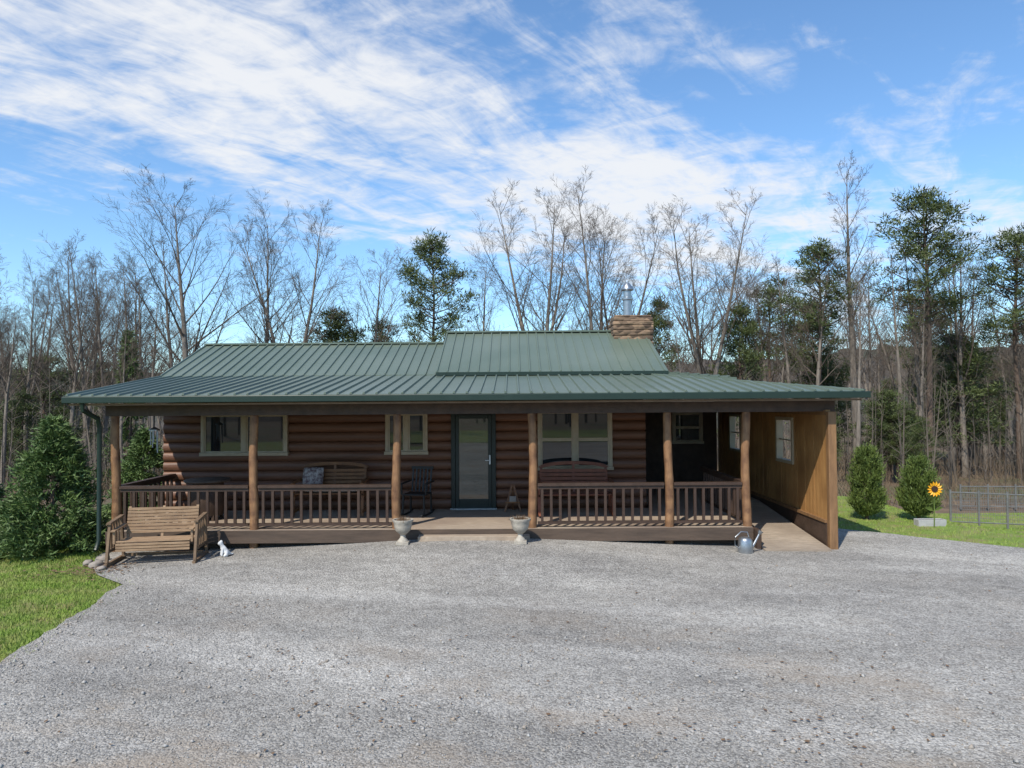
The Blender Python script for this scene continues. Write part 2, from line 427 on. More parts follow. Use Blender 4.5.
part(m, 'main_roof', M['roof'])
m = MB(); ux0, ux1 = -1.68, 3.46; uy0, uz0, uy1, uz1 = 15.68, 3.37, 18.36, 4.50
m.slab([(ux0,uy0,uz0),(ux1,uy0,uz0),(ux1,uy1,uz1),(ux0,uy1,uz1)], .06)
m.slab([(ux1,21.1,uz0),(ux0,21.1,uz0),(ux0,uy1,uz1),(ux1,uy1,uz1)], .06)
for xx in (ux0+.02, ux1-.08):
    m.poly([(xx,uy0+.1,uz0-.09),(xx,21.0,uz0-.09),(xx,uy1,uz1-.07)], [(xx+.06,uy0+.1,uz0-.09),(xx+.06,21.0,uz0-.09),(xx+.06,uy1,uz1-.07)])
x = ux0+.02
while x < ux1:
    rib(m, (x,uy0,uz0), (x,uy1,uz1)); rib(m, (x,21.1,uz0), (x,uy1,uz1)); x += .229
m.bar((ux0,uy1,uz1+.015),(ux1,uy1,uz1+.015),.24,.04)
part(m, 'raised_roof', M['roof'])
# low roof over the side porch, right of the raised section
m = MB()
b = [(3.47,16.1,2.95),(5.1,16.1,2.95),(5.1,20.4,2.95),(3.47,20.4,2.95)]; tp = [(3.47,16.1,3.36),(5.1,16.1,3.23),(5.1,20.4,3.31),(3.47,20.4,3.48)]
m.poly(b, tp)
for k in range(7):
    x = 3.55+k*.229; u_ = (x-3.47)/1.63
    rib(m, (x,16.09,3.36-.13*u_), (x,20.4,3.48-.17*u_))
part(m, 'side_roof', M['roof'])
m = MB(); m.box(ux0, ux1, uy0-.012, uy0-.002, uz0-.075, uz0+.004); part(m, 'roof_trim', M['green_trim'])
m = MB(); m.box(RX0-.02, RX1+.07, EY-.08, EY-.012, EZ-.13, EZ-.012); m.box(RX1+.002, RX1+.07, EY-.011, 20.5, EZ-.13, EZ-.012)
m.poly([(RX0-.03,EY-.012,EZ-.14),(RX0-.03,BY,BZ-.14),(RX0-.03,BY,BZ+.01),(RX0-.03,EY-.012,EZ+.01)],[(RX0-.002,EY-.012,EZ-.14),(RX0-.002,BY,BZ-.14),(RX0-.002,BY,BZ+.01),(RX0-.002,EY-.012,EZ+.01)])
part(m, 'gutter', M['green_trim'], bevel=.01)
m = MB(); m.box(RX0+.05, RX1-.05, EY+.02, 20.4, 2.70, 2.735); part(m, 'porch_ceiling', M['ceiling'])
m = MB(); m.tube([(-7.62,12.58,2.75),(-7.62,12.6,2.62),(-7.55,12.95,2.46),(-7.55,13.0,2.3),(-7.55,13.0,.25),(-7.55,12.9,.08)], .042, 8)
part(m, 'downspout', M['green_trim'], smooth=True)

# chimney: courses of stone, standing through the right end of the raised roof
m = MB(); rs_ = random.Random(4); z = 3.9
while z < 4.74:
    hh = rs_.uniform(.09,.15); e = rs_.uniform(-.015,.015); m.box(2.56+e, 3.56-e*.5, 17.78+e, 18.7, z, z+hh-.006); z += hh
m.box(2.60,3.52,17.82,18.66,z,z+.05); ctop = z+.04
ch = part(m, 'chimney', M['chimney'], bevel=.02)
m = MB(); m.lathe([(.11,ctop),(.11,5.28),(.14,5.30),(.14,5.35),(.10,5.37),(.10,5.52),(.16,5.56),(.16,5.60),(.05,5.74)], (2.98,18.2,0), 16); part(m, 'flue_pipe', M['steel'], ch, smooth=True)

# deck, ramp
m = MB(); y = 13.1
while y < 15.45:
    m.box(-7.42, 4.40, y, y+.134, FZ-.035, FZ); y += .14
while y < 19.9:
    m.box(3.0, 4.40 if y < 16.4 else 5.7, y, y+.134, FZ-.035, FZ); y += .14
part(m, 'deck', M['deck'])
m = MB(); m.box(-7.42,4.40,13.05,13.092,.16,FZ-.005); m.box(-7.462,-7.424,13.05,15.5,.16,FZ-.005); m.box(-7.4,4.38,13.3,13.34,-.05,.16)
part(m, 'deck_fascia', M['fascia_wood'])
m = MB(); m.box(-1.72,.30,12.84,13.045,.12,.30); part(m, 'step', M['deck'], bevel=.01)
m = MB(); n = 26
for k in range(n):
    a, b = k/n, (k+.90)/n
    ya, yb = 12.72+3.68*a, 12.72+3.68*b; za, zb = .045+(FZ-.045)*a, .045+(FZ-.045)*b
    m.slab([(4.50,ya,za),(5.68,ya,za),(5.68,yb,zb),(4.50,yb,zb)], .04)
part(m, 'ramp', M['ramp'])
m = MB(); m.box(4.41,4.495,12.9,16.4,.02,.36); part(m, 'ramp_skirt', M['dark_wood'])

# posts
PX = [-7.36,-4.80,-2.15,.37,2.89,4.33]
PT = 2.50
def logpost(r, z0, z1, seed):
    mb = MB(); pts = []; rs = []
    for k in range(22):
        t = k/21; pts.append((.016*math.sin(seed+t*5), .014*math.cos(seed*2+t*4), z0+(z1-z0)*t)); rs.append(r*(1.08-.12*t+.10*noise.noise((seed,t*9,0))))
    return mb.tube(pts, rs, 12)
for i, px in enumerate(PX):
    o = logpost(.077, FZ, PT, i*1.7).build('post', M['post'], cab, (0,0,0), True); o.location = Vector((px,13.2,0))-OFF
    m = MB(); m.tube([(px,13.2,-.1),(px,13.2,FZ-.04)], .08, 10); part(m, 'pier', M['post'], smooth=True)
m = MB(); m.box(5.735,5.885,12.90,13.02,-.02,PT); part(m, 'wall_end_post', M['endpost'], bevel=.012)
m = MB(); m.box(-7.5,5.95,13.1,13.3,PT,2.695); m.box(5.7,5.9,13.3,19.9,2.53,2.695); m.box(-7.46,-7.26,13.3,15.44,PT,2.695); part(m, 'porch_beam', M['dark_wood'])

# railings
bal = MB().box(-.024,.024,-.02,.02,FZ+.10,FZ+.76)
bal_me = bal.build('baluster', M['rail'], None); bal_me_data = bal_me.data; bpy.data.objects.remove(bal_me)
def railing(p, q, n):
    mb = MB()
    mb.bar((p[0],p[1],FZ+.79),(q[0],q[1],FZ+.79),.11,.05)
    mb.bar((p[0],p[1],FZ+.085),(q[0],q[1],FZ+.085),.06,.045)
    mb.bar((p[0],p[1],FZ+.735),(q[0],q[1],FZ+.735),.045,.06)
    r = part(mb, 'railing', M['rail'])
    for k in range(n):
        t = (k+.5)/n
        b = bpy.data.objects.new('baluster', bal_me_data); C.objects.link(b); b.parent = r
        b.location = (p[0]+(q[0]-p[0])*t, p[1]+(q[1]-p[1])*t-13.1, 0)
        if abs(q[1]-p[1]) > .5: b.rotation_euler = (0,0,R(90))
railing((PX[0]+.09,13.2),(PX[1]-.09,13.2),14)
railing((PX[1]+.09,13.2),(PX[2]-.09,13.2),14)
railing((PX[3]+.09,13.2),(PX[4]-.09,13.2),14)
railing((PX[4]+.09,13.2),(PX[5]-.09,13.2),8)
railing((-7.36,13.3),(-7.36,15.45),12)
railing((4.33,13.3),(4.33,16.2),16)

# honey boarded wall
m = MB(); y = 13.03
while y < 19.8:
    y1 = y+.138
    segs = [(.46,2.53)]
    for a, b, z0, z1 in ((14.6,15.42,1.44,2.30),(17.9,18.72,1.44,2.30)):
        if y1 > a and y < b: segs = [(.46,z0),(z1,2.53)]
    for z0, z1 in segs: m.box(5.75+random.uniform(0,.008),5.83,y,y1-.007,z0,z1)
    y = y1
part(m, 'boarded_wall', M['honey'])
m = MB(); m.box(5.72,5.86,13.03,19.8,.0,.455); part(m, 'wall_skirt', M['dark_wood'])
m = MB(); m.box(5.70,5.88,13.03,19.8,.465,.52); m.box(5.735,5.749,13.03,19.8,2.43,2.525); part(m, 'wall_cap', M['endpost'])
for a, b in ((14.6,15.42),(17.9,18.72)):
    m = MB(); t = .05
    m.box(5.72,5.86,a-t,a+.02,1.39,2.35); m.box(5.72,5.86,b-.02,b+t,1.39,2.35); m.box(5.72,5.86,a+.021,b-.021,1.39,1.455); m.box(5.72,5.86,a+.021,b-.021,2.285,2.35)
    w = part(m, 'window_opening', M['tan_frame'])
    mu = MB(); mu.box(5.78,5.80,a+.02,b-.02,1.855,1.885); part(mu, 'muntin', M['tan_frame'], w)

# windows and door
def window(x0, x1, z0, z1, cols, hung, yw=YW, parent=cab):
    t = .07; a, b = yw-.135, yw+.02
    m = MB(); m.box(x0,x1,a,b,z1-t,z1); m.box(x0-.02,x1+.02,a-.03,b,z0-.0,z0+t); m.box(x0,x0+t,a,b,z0+t,z1-t); m.box(x1-t,x1,a,b,z0+t,z1-t)
    for c in range(1, cols):
        xc = x0+(x1-x0)*c/cols; m.box(xc-.045,xc+.045,a+.004,b,z0+t,z1-t)
    w = part(m, 'window', M['tan_frame'], bevel=.006)
    for c in range(cols):
        xa = x0+(x1-x0)*c/cols+(t if c == 0 else .045); xb = x0+(x1-x0)*(c+1)/cols-(t if c == cols-1 else .045)
        p = MB(); p.box(xa,xb,yw-.098,yw-.09,z0+t,z1-t); part(p, 'pane', M['glass'], w)
        s = MB(); q = .032
        s.box(xa,xb,yw-.118,yw-.099,z0+t,z0+t+q); s.box(xa,xb,yw-.118,yw-.099,z1-t-q,z1-t)
        s.box(xa,xa+q,yw-.118,yw-.099,z0+t+q,z1-t-q); s.box(xb-q,xb,yw-.118,yw-.099,z0+t+q,z1-t-q)
        if hung: s.box(xa+q,xb-q,yw-.128,yw-.099,(z0+z1)/2-.035,(z0+z1)/2+.035)
        part(s, 'sash', M['tan_frame'], w)
    return w
window(-6.76,-4.88,1.58,2.53,2,False)
window(-2.76,-1.84,1.58,2.53,2,False)
window(.55,2.17,1.22,2.55,2,True)
window(4.45,5.3,1.5,2.4,1,True,19.9)
m = MB(); a, b = YW-.14, YW
dx0, dx1, dz0, dz1 = -1.33,-.36,FZ,2.54
m.box(dx0,dx0+.09,a,b,dz0,dz1); m.box(dx1-.09,dx1,a,b,dz0,dz1); m.box(dx0+.09,dx1-.09,a,b,dz1-.1,dz1)
m.box(dx0+.095,dx0+.17,a+.012,b,dz0+.02,dz1-.105); m.box(dx1-.17,dx1-.095,a+.012,b,dz0+.02,dz1-.105)
m.box(dx0+.17,dx1-.17,a+.012,b,dz0+.02,dz0+.22); m.box(dx0+.17,dx1-.17,a+.012,b,dz1-.19,dz1-.105)
door = part(m, 'door', M['door_green'], bevel=.006)
m = MB(); m.box(dx0+.17,dx1-.17,YW-.105,YW-.095,dz0+.22,dz1-.19); part(m, 'pane', M['doorglass'], door)
m = MB(); m.box(dx1-.15,dx1-.115,a-.012,a+.011,1.36,1.56); m.bar((dx1-.13,a-.04,1.45),(dx1-.23,a-.04,1.45),.018); m.bar((dx1-.13,a-.012,1.45),(dx1-.13,a-.05,1.45),.018); part(m, 'door_handle', M['steel'], door)
m = MB(); m.box(dx0-.02,dx1+.02,YW-.2,YW-.141,FZ,FZ+.03); part(m, 'threshold', M['steel'], door)

# ------------------------------------------------------------------ furniture
def bench(name, label, w, seat_h, back_h, m_s, m_f, nslat, loc, rz=0, depth=.5, arms=True, rockers=False, arch=0, glider=False):
    t = thing(name, label, 'bench', loc, rz)
    s = MB(); n = 7
    for k in range(n):
        y = -depth+depth*k/n; s.box(-w/2,w/2,y,y+depth/n*.82,seat_h-.025-.02*math.sin(math.pi*k/n),seat_h-.02*math.sin(math.pi*k/n))
    if glider:
        for k in range(3): s.box(-w/2,w/2,-depth-.02,-depth-.003,seat_h-.03-.055*(k+1),seat_h-.03-.055*k-.012)
    s.build('seat', m_s, t, bevel=.004)
    b = MB()
    for k in range(nslat):
        z = seat_h+.06+(back_h-seat_h-.06)*k/nslat; hh = (back_h-seat_h-.06)/nslat*.8; y = .03+.22*(z-seat_h)
        b.bar((-w/2,y,z+hh/2),(w/2,y,z+hh/2),.022,hh)
    for x in (-w/2+.03,0,w/2-.03): b.bar((x,.035,seat_h-.05),(x,.055+.22*(back_h-seat_h),back_h+.01+(arch if x == 0 else 0)),.05,.03)
    if arch:
        pts = [(w/2*math.sin(u), .05+.22*(back_h-seat_h), back_h+arch*math.cos(u)**1) for u in np.linspace(-1.57,1.57,13)]
        for p, q in zip(pts[:-1], pts[1:]): b.bar(p, q, .03, .07)
    b.build('backrest', m_s, t, bevel=.003)
    for sx in (-1,1):
        x = sx*(w/2+.035)
        if arms:
            a = MB(); a.bar((x,-depth-.05,seat_h+.20),(x,.1,seat_h+.24),.085,.028); a.bar((x,-depth+.03,seat_h-.05),(x,-depth+.03,seat_h+.19),.04,.06); a.build('armrest', m_s, t, bevel=.004)
        if glider:
            x2 = sx*(w/2+.12)
            f = MB(); f.bar((x2,-depth-.18,.035),(x2,.30,.035),.06,.07); f.bar((x2,-depth-.10,.07),(x2,-depth+.06,.80),.05,.07); f.bar((x2,.24,.07),(x2,.10,.86),.05,.07)
            f.bar((x2,-depth-.02,.80),(x2,.16,.86),.08,.04); f.bar((x2,-depth-.06,.28),(x2,.2,.28),.04,.06)
            for q in range(4): f.bar((x2,-depth+.12+q*.12,.30),(x2,-depth+.12+q*.12,.80),.02,.05)
            f.build('side_frame', m_f, t, bevel=.004)
            continue
        for yy in (-depth+.03, .02):
            l = MB(); l.bar((x,yy,seat_h-.05),(x,yy+(.05 if yy > -.1 else -.05),.05 if rockers else 0),.06,.05); l.build('leg', m_f, t, bevel=.004)
        f = MB(); f.bar((x,-depth,seat_h-.045),(x,.05,seat_h-.045),.045,.07); f.bar((x,-depth-.06,.10),(x,.09,.10),.045,.06)
        if rockers:
            ps = [(x, -depth*.5+.55*math.sin(u), .025+.06*(1-math.cos(u))*2) for u in np.linspace(-.9,.9,9)]
            for p, q in zip(ps[:-1], ps[1:]): f.bar(p, q, .04, .05)
        f.build('side_frame', m_f, t)
    if glider:
        f = MB(); f.bar((-w/2-.09,.1,.09),(w/2+.09,.1,.09),.06,.06); f.build('stretcher', m_f, t, bevel=.004)
    return t
gb = bench('glider_bench', 'weathered brown slatted glider bench standing on the gravel left of the porch', 1.34, .46, 1.02, M['bench'], M['bench_dark'], 8, (-6.17,12.52,h(-6.17,12.4)-.004), R(9), .50, glider=True)
gb.scale = (.88,.88,.88)
bench('porch_bench', 'brown oak bench with arched back under the left window', 1.35, .47, .93, M['oak'], M['oak'], 5, (-3.8,15.12,FZ), 0, .5, arch=.10)
bench('rocking_bench', 'dark reddish brown rocking bench below the double window', 1.42, .45, .92, M['red'], M['red'], 5, (1.28,14.85,FZ), 0, .5, rockers=True, arch=.11)
def cushion(name, label, cat, loc, sx, sy, sz, m, tilt=0):
    mb = MB(); n = 8
    V = []; F = []
    for s in (1,-1):
        for j in range(n+1):
            for i in range(n+1):
                u, v = 2*i/n-1, 2*j/n-1
                e = ((1-u**4)*(1-v**4))**.5
                V.append((sx/2*u*(1-.06*v*v), sy/2*v*(1-.06*u*u), s*sz/2*(.08+.92*e)))
    N = (n+1)**2
    for j in range(n):
        for i in range(n):
            a = j*(n+1)+i; F.append((a,a+1,a+n+2,a+n+1)); F.append((N+a,N+a+n+1,N+a+n+2,N+a+1))
    ed = [i for i in range(n+1)]+[(j+1)*(n+1)-1 for j in range(1,n+1)]+[n*(n+1)+i for i in range(n-1,-1,-1)]+[j*(n+1) for j in range(n-1,0,-1)]
    for a, b in zip(ed, ed[1:]+ed[:1]): F.append((a,N+a,N+b,b))
    mb.add(V, F); o = mb.build(name, m, None, smooth=True); o.location = loc; o.rotation_euler = (tilt,0,0)
    return tag(o, label, cat)
cushion('seat_cushion', 'pale grey seat cushion lying on the brown oak bench', 'cushion', (-3.72,14.87,FZ+.515), 1.2, .46, .10, M['cushion'])
cushion('throw_pillow', 'patterned pale throw pillow leaning on the oak bench back', 'pillow', (-4.22,15.06,FZ+.77), .44, .40, .15, M['pillow'], R(72))
t = thing('porch_table', 'round dark brown table on the left end of the porch', 'table', (-6.15,14.35,FZ))
MB().lathe([(.42,.76),(.44,.775),(.44,.80),(.42,.815)], n=28).build('tabletop', M['fascia_wood'], t, smooth=True)
MB().lathe([(.30,.10),(.34,.3),(.34,.55),(.30,.76)], n=20).build('barrel_base', M['dark_wood'], t, smooth=True)
for k in range(4):
    a = k*1.571+.785; MB().bar((.28*math.cos(a),.28*math.sin(a),0),(.27*math.cos(a),.27*math.sin(a),.12),.05).build('leg', M['dark_wood'], t)
def chair(loc, rz, label):
    t = thing('porch_chair', label, 'chair', loc, rz)
    s = MB(); s.box(-.24,.24,-.24,.24,.42,.45); s.build('seat', M['black'], t, bevel=.01)
    b = MB()
    for k in range(6): x = -.2+.08*k; b.bar((x,.25,.45),(x,.34,.92),.03,.018)
    b.bar((-.24,.345,.94),(.24,.345,.94),.03,.06); b.build('backrest', M['black'], t)
    for sx in (-1,1):
        for yy in (-.21,.22): MB().bar((sx*.22,yy,.42),(sx*.23,yy*1.1,.03),.035).build('leg', M['black'], t)
        a = MB(); a.bar((sx*.26,-.24,.66),(sx*.26,.29,.67),.05,.025); a.bar((sx*.26,-.21,.44),(sx*.26,-.21,.65),.03); a.build('armrest', M['black'], t)
        r = MB(); ps = [(sx*.235,.40*math.sin(u)*1.2,.015+.09*(1-math.cos(u))) for u in np.linspace(-1,1,9)]
        for p, q in zip(ps[:-1],ps[1:]): r.bar(p,q,.03,.03)
        r.build('rocker', M['black'], t)
    return t
chair((-1.98,14.75,FZ), R(-12), 'black rocking chair between the small window and the door')
t = thing('easel_stand', 'small wooden easel stand on the porch right of the door', 'stand', (.0,15.1,FZ))
for sx in (-1,1): MB().bar((sx*.17,-.05,0),(sx*.02,.03,.55),.035,.03).build('leg', M['oak'], t)
MB().bar((0,.2,0),(0,.05,.52),.03).build('leg', M['oak'], t)
m = MB(); m.bar((-.16,-.06,.2),(.16,-.06,.2),.05,.03); m.bar((-.07,.0,.42),(.07,.0,.42),.03,.025); m.build('ledge', M['oak'], t)
MB().box(-.07,.07,-.085,-.04,.217,.33).build('small_block', M['cushion'], t)
t = thing('wind_chime', 'pale wind chime hanging under the left end of the porch roof', 'wind chime', (-7.0,13.9,1.75))
MB().tube([(0,0,.5),(0,0,.95)], .006, 6).build('cord', M['black'], t)
MB().lathe([(.02,.52),(.10,.47),(.10,.45)], n=14).build('cap', M['steel'], t, smooth=True)
for k in range(5):
    a = k*1.2566; MB().tube([(.065*math.cos(a),.065*math.sin(a),.46),(.065*math.cos(a),.065*math.sin(a),.02+.05*k)], .013, 8).build('tube', M['steel'], t)
def urn(x, y, label, plant):
    z = h(x,y)-.005
    t = thing('stone_urn', label, 'urn', (x,y,z), 0)
    MB().box(-.12,.12,-.12,.12,0,.06).build('plinth', M['stone_urn'], t, bevel=.008)
    MB().lathe([(.10,.06),(.085,.09),(.05,.13),(.05,.17),(.09,.20),(.15,.26),(.17,.33),(.18,.39),(.205,.42),(.205,.445),(.17,.445),(.155,.40)], n=24).build('bowl', M['stone_urn'], t, smooth=True)
    MB().lathe([(.155,.395),(.15,.415)], n=20).build('soil', M['soil'], t)
    n = 160; P = np.stack([rng.normal(0,.07,n), rng.normal(0,.07,n), np.full(n,.41)], 1); D = np.stack([rng.normal(0,.6,n), rng.normal(0,.6,n), np.ones(n)], 1)
    V, F = tris(P, D, rng.uniform(.04,.13,n), rng.uniform(.004,.01,n)); np_mesh('plant', V, F, plant, t)
    t.scale = (.92,.92,1.0)
urn(-1.96,12.70,'pale stone urn in front of the porch left of the entry', M['deadleaf'])
urn(.13,12.64,'pale stone urn in front of the porch right of the entry', M['deadleaf'])
t = thing('watering_can', 'galvanized watering can on the gravel beside the ramp', 'watering can', (4.1,12.6,h(4.1,12.6)-.004), R(10))
MB().lathe([(.13,0),(.135,.02),(.12,.22),(.10,.26),(.06,.28)], n=22).build('body', M['steel'], t, smooth=True)
m = MB(); m.tube([(.11,0,.06),(.2,0,.2),(.27,0,.32)], [.03,.022,.018], 10); m.tube([(.265,0,.31),(.30,0,.365)], [.02,.05], 12); m.build('spout', M['steel'], t, smooth=True)
MB().tube([(-.12,0,.08),(-.2,0,.14),(-.19,0,.28),(-.08,0,.37),(.04,0,.36),(.07,0,.27)], .011, 8).build('handle', M['steel'], t, smooth=True)
# animal figurine: one skinned body
def skin_obj(name, chain, edges, m):
    me = bpy.data.meshes.new(name); me.from_pydata([c[:3] for c in chain], edges, [])
    o = bpy.data.objects.new(name, me); C.objects.link(o)
    o.modifiers.new('skin','SKIN'); s = o.modifiers.new('sub','SUBSURF'); s.levels = 2; s.render_levels = 2
    if not me.skin_vertices:
        bm = bmesh.new(); bm.from_mesh(me); bm.verts.layers.skin.verify(); bm.to_mesh(me); bm.free()
    lay = me.skin_vertices[0].data
    for i, c in enumerate(chain): lay[i].radius = (c[3],c[3])
    lay[0].use_root = True
    bpy.context.view_layer.update()
    dg = bpy.context.evaluated_depsgraph_get(); ev = bpy.data.meshes.new_from_object(o.evaluated_get(dg))
    o.modifiers.clear(); o.data = ev; ev.name = name; ev.materials.clear(); ev.materials.append(m); ev.shade_smooth()
    return o
# sitting dog: chest upright, haunch low, front legs straight
ch_ = [(.06,0,.085,.075),(.0,0,.15,.062),(-.045,0,.215,.050),(-.065,0,.265,.036),(-.085,0,.315,.050),(-.155,0,.295,.026),
       (.13,0,.045,.022),(.19,0,.05,.012),
       (-.06,.045,.13,.024),(-.075,.045,.02,.02),(-.06,-.045,.13,.024),(-.075,-.045,.02,.02),
       (.02,.075,.055,.035),(-.05,.08,.02,.02),(.02,-.075,.055,.035),(-.05,-.08,.02,.02),
       (-.07,.04,.37,.014),(-.07,-.04,.37,.014)]
ed_ = [(0,1),(1,2),(2,3),(3,4),(4,5),(0,6),(6,7),(2,8),(8,9),(2,10),(10,11),(0,12),(12,13),(0,14),(14,15),(4,16),(4,17)]
fg = skin_obj('animal_figurine', ch_, ed_, M['fig'])
fg.scale = (.78,)*3
fg.location = (-5.05,12.5,h(-5.05,12.5)); fg.rotation_euler = (0,0,R(35)); tag(fg, 'small white dog shaped figurine sitting on the gravel by the bench', 'figurine')
def rock(x, y, s, label, seed):
    bm = bmesh.new(); bmesh.ops.create_icosphere(bm, subdivisions=3, radius=1)
    for v in bm.verts:
        k = 1+.28*noise.noise(v.co*1.3+Vector((seed*7,0,0)))+.08*noise.noise(v.co*4+Vector((seed*3,0,0)))
        v.co = Vector((v.co.x*s*1.2*k, v.co.y*s*k, v.co.z*s*.7*k))
    me = bpy.data.meshes.new('landscape_rock'); bm.to_mesh(me); bm.free(); me.materials.append(M['rock']); me.shade_smooth()
    o = bpy.data.objects.new('landscape_rock', me); C.objects.link(o); o.location = (x,y,h(x,y)+s*.3); o.rotation_euler = (0,0,seed)
    tag(o, label, 'rock', 'rocks by the bench')
for i, (x, y, s, lb) in enumerate([(-6.98,11.98,.10,'largest brown rock at the left foot of the wooden bench'),(-7.22,12.12,.085,'leftmost small rock beside the bench'),(-6.78,11.75,.065,'small rock in front of the largest rock by the bench'),(-7.15,12.45,.085,'rock just behind the largest rock by the bench')]):
    rock(x, y, s, lb, i+1)

# ------------------------------------------------------------------ right side garden
t = thing('flower_ornament', 'yellow sunflower garden ornament on a stake among the right shrubs', 'garden ornament', (8.98,15.2,h(8.98,15.2)-.03))
MB().tube([(0,0,0),(.01,0,.4),(0,0,.78)], .012, 8).build('stake', M['arbor_leaf'], t)
m = MB()
for k in range(14):
    a = k*2*math.pi/14; c, s = math.cos(a), math.sin(a)
    p0 = Vector((.05*c,-.03,.82+.05*s)); p1 = Vector((.17*c,-.05,.82+.17*s)); sd = Vector((-s,0,c))*.03
    mid = (p0+p1)/2+Vector((0,-.02,0)); m.add([p0,mid-sd,p1,mid+sd],[(0,1,2,3)])
m.build('petals', M['yellow'], t)
m = MB(); m.tube([(0,-.055,.82),(0,-.02,.82)], .065, 16); m.build('flower_centre', M['brown'], t)
m = MB()
for sx in (-1,1): m.add([(0,0,.35),(sx*.1,-.02,.45),(sx*.2,0,.42),(sx*.1,.0,.36)],[(0,1,2,3)])
m.build('leaf', M['arbor_leaf'], t)
t = thing('planter_trough', 'long grey planter box lying in the grass under the sunflower', 'planter', (9.02,15.42,h(9.02,15.42)-.04))
m = MB(); m.box(-.3,.3,-.1,-.075,0,.15); m.box(-.3,.3,.075,.1,0,.15); m.box(-.3,-.275,-.075,.075,0,.15); m.box(.275,.3,-.075,.075,0,.15); m.box(-.275,.275,-.075,.075,.0,.03); m.build('box', M['planter'], t, bevel=.006)
MB().box(-.274,.274,-.074,.074,.031,.13).build('soil', M['soil'], t)
def wire_fence(fx0, fy0, fx1, fy1, npost, ht, label):
    t = thing('wire_fence', label, 'fence', (fx0,fy0,h(fx0,fy0)))
    fo = (fx0,fy0,h(fx0,fy0)); wires = MB(); P = []
    za, zb = h(fx0,fy0)-.05, h(fx1,fy1)-.05
    for k in range(npost):
        u = k/(npost-1); x = fx0+(fx1-fx0)*u; y = fy0+(fy1-fy0)*u; P.append((x,y,za+(zb-za)*u))
        MB().tube([(x,y,min(P[-1][2],h(x,y)-.05)),(x,y,P[-1][2]+ht+.06)], .026, 8).build('post', M['wire'], t, fo, True)
    for zz in (.08, ht):
        MB().tube([(x,y,z+zz) for x,y,z in P], .016, 6).build('rail', M['wire'], t, fo, True)
    for (px,py,pz),(x,y,z) in zip(P[:-1],P[1:]):
        for q in range(1,12):
            w = q/12; wires.tube([(px+(x-px)*w,py+(y-py)*w,pz+(z-pz)*w+.08),(px+(x-px)*w,py+(y-py)*w,pz+(z-pz)*w+ht)], .004, 4)
        for q in range(1,7): zz = .08+(ht-.08)*q/7; wires.tube([(px,py,pz+zz),(x,y,z+zz)], .004, 4)
    wires.build('wire_panel', M['wire'], t, fo)
wire_fence(10.5,17.1,15.0,16.7,8,.78,'nearer grey metal wire fence beyond the grass at right')
wire_fence(13.2,21.0,18.6,20.6,8,.66,'farther grey metal wire fence behind the nearer one at right')

# ------------------------------------------------------------------ vegetation
def cone_shrub(seed, H, W, leaf, nb, per, mname, upd=.15, prof=.8, ball=False):
    rg = np.random.default_rng(seed)
    Ps = []; Ds = []; Ls = []
    for k in range(nb):
        tt = rg.uniform(.02,1)**1.3; az = rg.uniform(0,6.283)
        if ball: rad = W/2*math.sqrt(max(0,1-((tt-.42)/.60)**2))*rg.uniform(.72,1.12)
        else: rad = W/2*(1-tt)**prof*rg.uniform(.66,1.12)+.03
        d = np.array([math.cos(az), math.sin(az), upd+rg.normal(0,.12)])
        base = np.array([0,0,max(.03,tt*H-(rad*upd if not ball else rad*.9))])
        if ball: d = np.array([math.cos(az)*.75, math.sin(az)*.75, .9])
        s = rg.uniform(.25,1.0,per)**.7
        p = base+d*(s*rad)[:,None]+rg.normal(0,.03+.05*W*.25,(per,3))*(.5+.5*s)[:,None]
        p[:,2] -= (0 if ball else .10*W*(s**2)*.5)
        dd = d*(.8 if not ball else .9)+rg.normal(0,.5,(per,3))+np.array([0,0,.15 if not ball else .5])
        Ps.append(p); Ds.append(dd); Ls.append(rg.uniform(.6,1.3,per)*leaf)
    P = np.concatenate(Ps); P[:,2] = np.maximum(P[:,2], .02)
    return tris(P, np.concatenate(Ds), np.concatenate(Ls), np.concatenate(Ls)*.14)
def shrub(name, label, cat, loc, seed, H, W, leaf, nb, per, m, ball=False, upd=.15, prof=.8):
    t = thing(name, label, cat, loc)
    V, F = cone_shrub(seed, H, W, leaf, nb, per, m, upd, prof, ball)
    np_mesh('foliage', V, F, m, t)
    MB().tube([(0,0,-.05),(0,0,H*.5),(.01,0,H*.9)], [.05*H/2,.035*H/2,.008], 8).build('trunk', M['pinebark'], t)
    return t
shrub('evergreen_shrub', 'green conical evergreen left of the porch', 'shrub', (-8.58,13.3,h(-8.58,13.3)-.05), 3, 2.5, 2.35, .11, 300, 90, M['cone_leaf'], upd=.28, prof=.75)
shrub('evergreen_shrub', 'low dark evergreen at the far left edge', 'shrub', (-10.0,13.4,h(-10,13.4)-.05), 4, 1.5, 1.7, .11, 210, 80, M['cone_leaf'])
shrub('evergreen_shrub', 'evergreen seen behind the left end of the porch', 'shrub', (-9.3,18.0,h(-9.3,18)-.05), 5, 2.1, 2.2, .12, 200, 70, M['cone_leaf'])
shrub('round_shrub', 'taller rounded green shrub right of the cabin', 'shrub', (8.1,16.3,h(8.1,16.3)-.05), 6, 1.66, 1.02, .075, 260, 75, M['arbor_leaf'], True)
shrub('round_shrub', 'rounded green shrub beside the sunflower ornament', 'shrub', (9.2,16.15,h(9.2,16.15)-.05), 8, 1.42, 1.08, .075, 260, 75, M['arbor_leaf'], True)

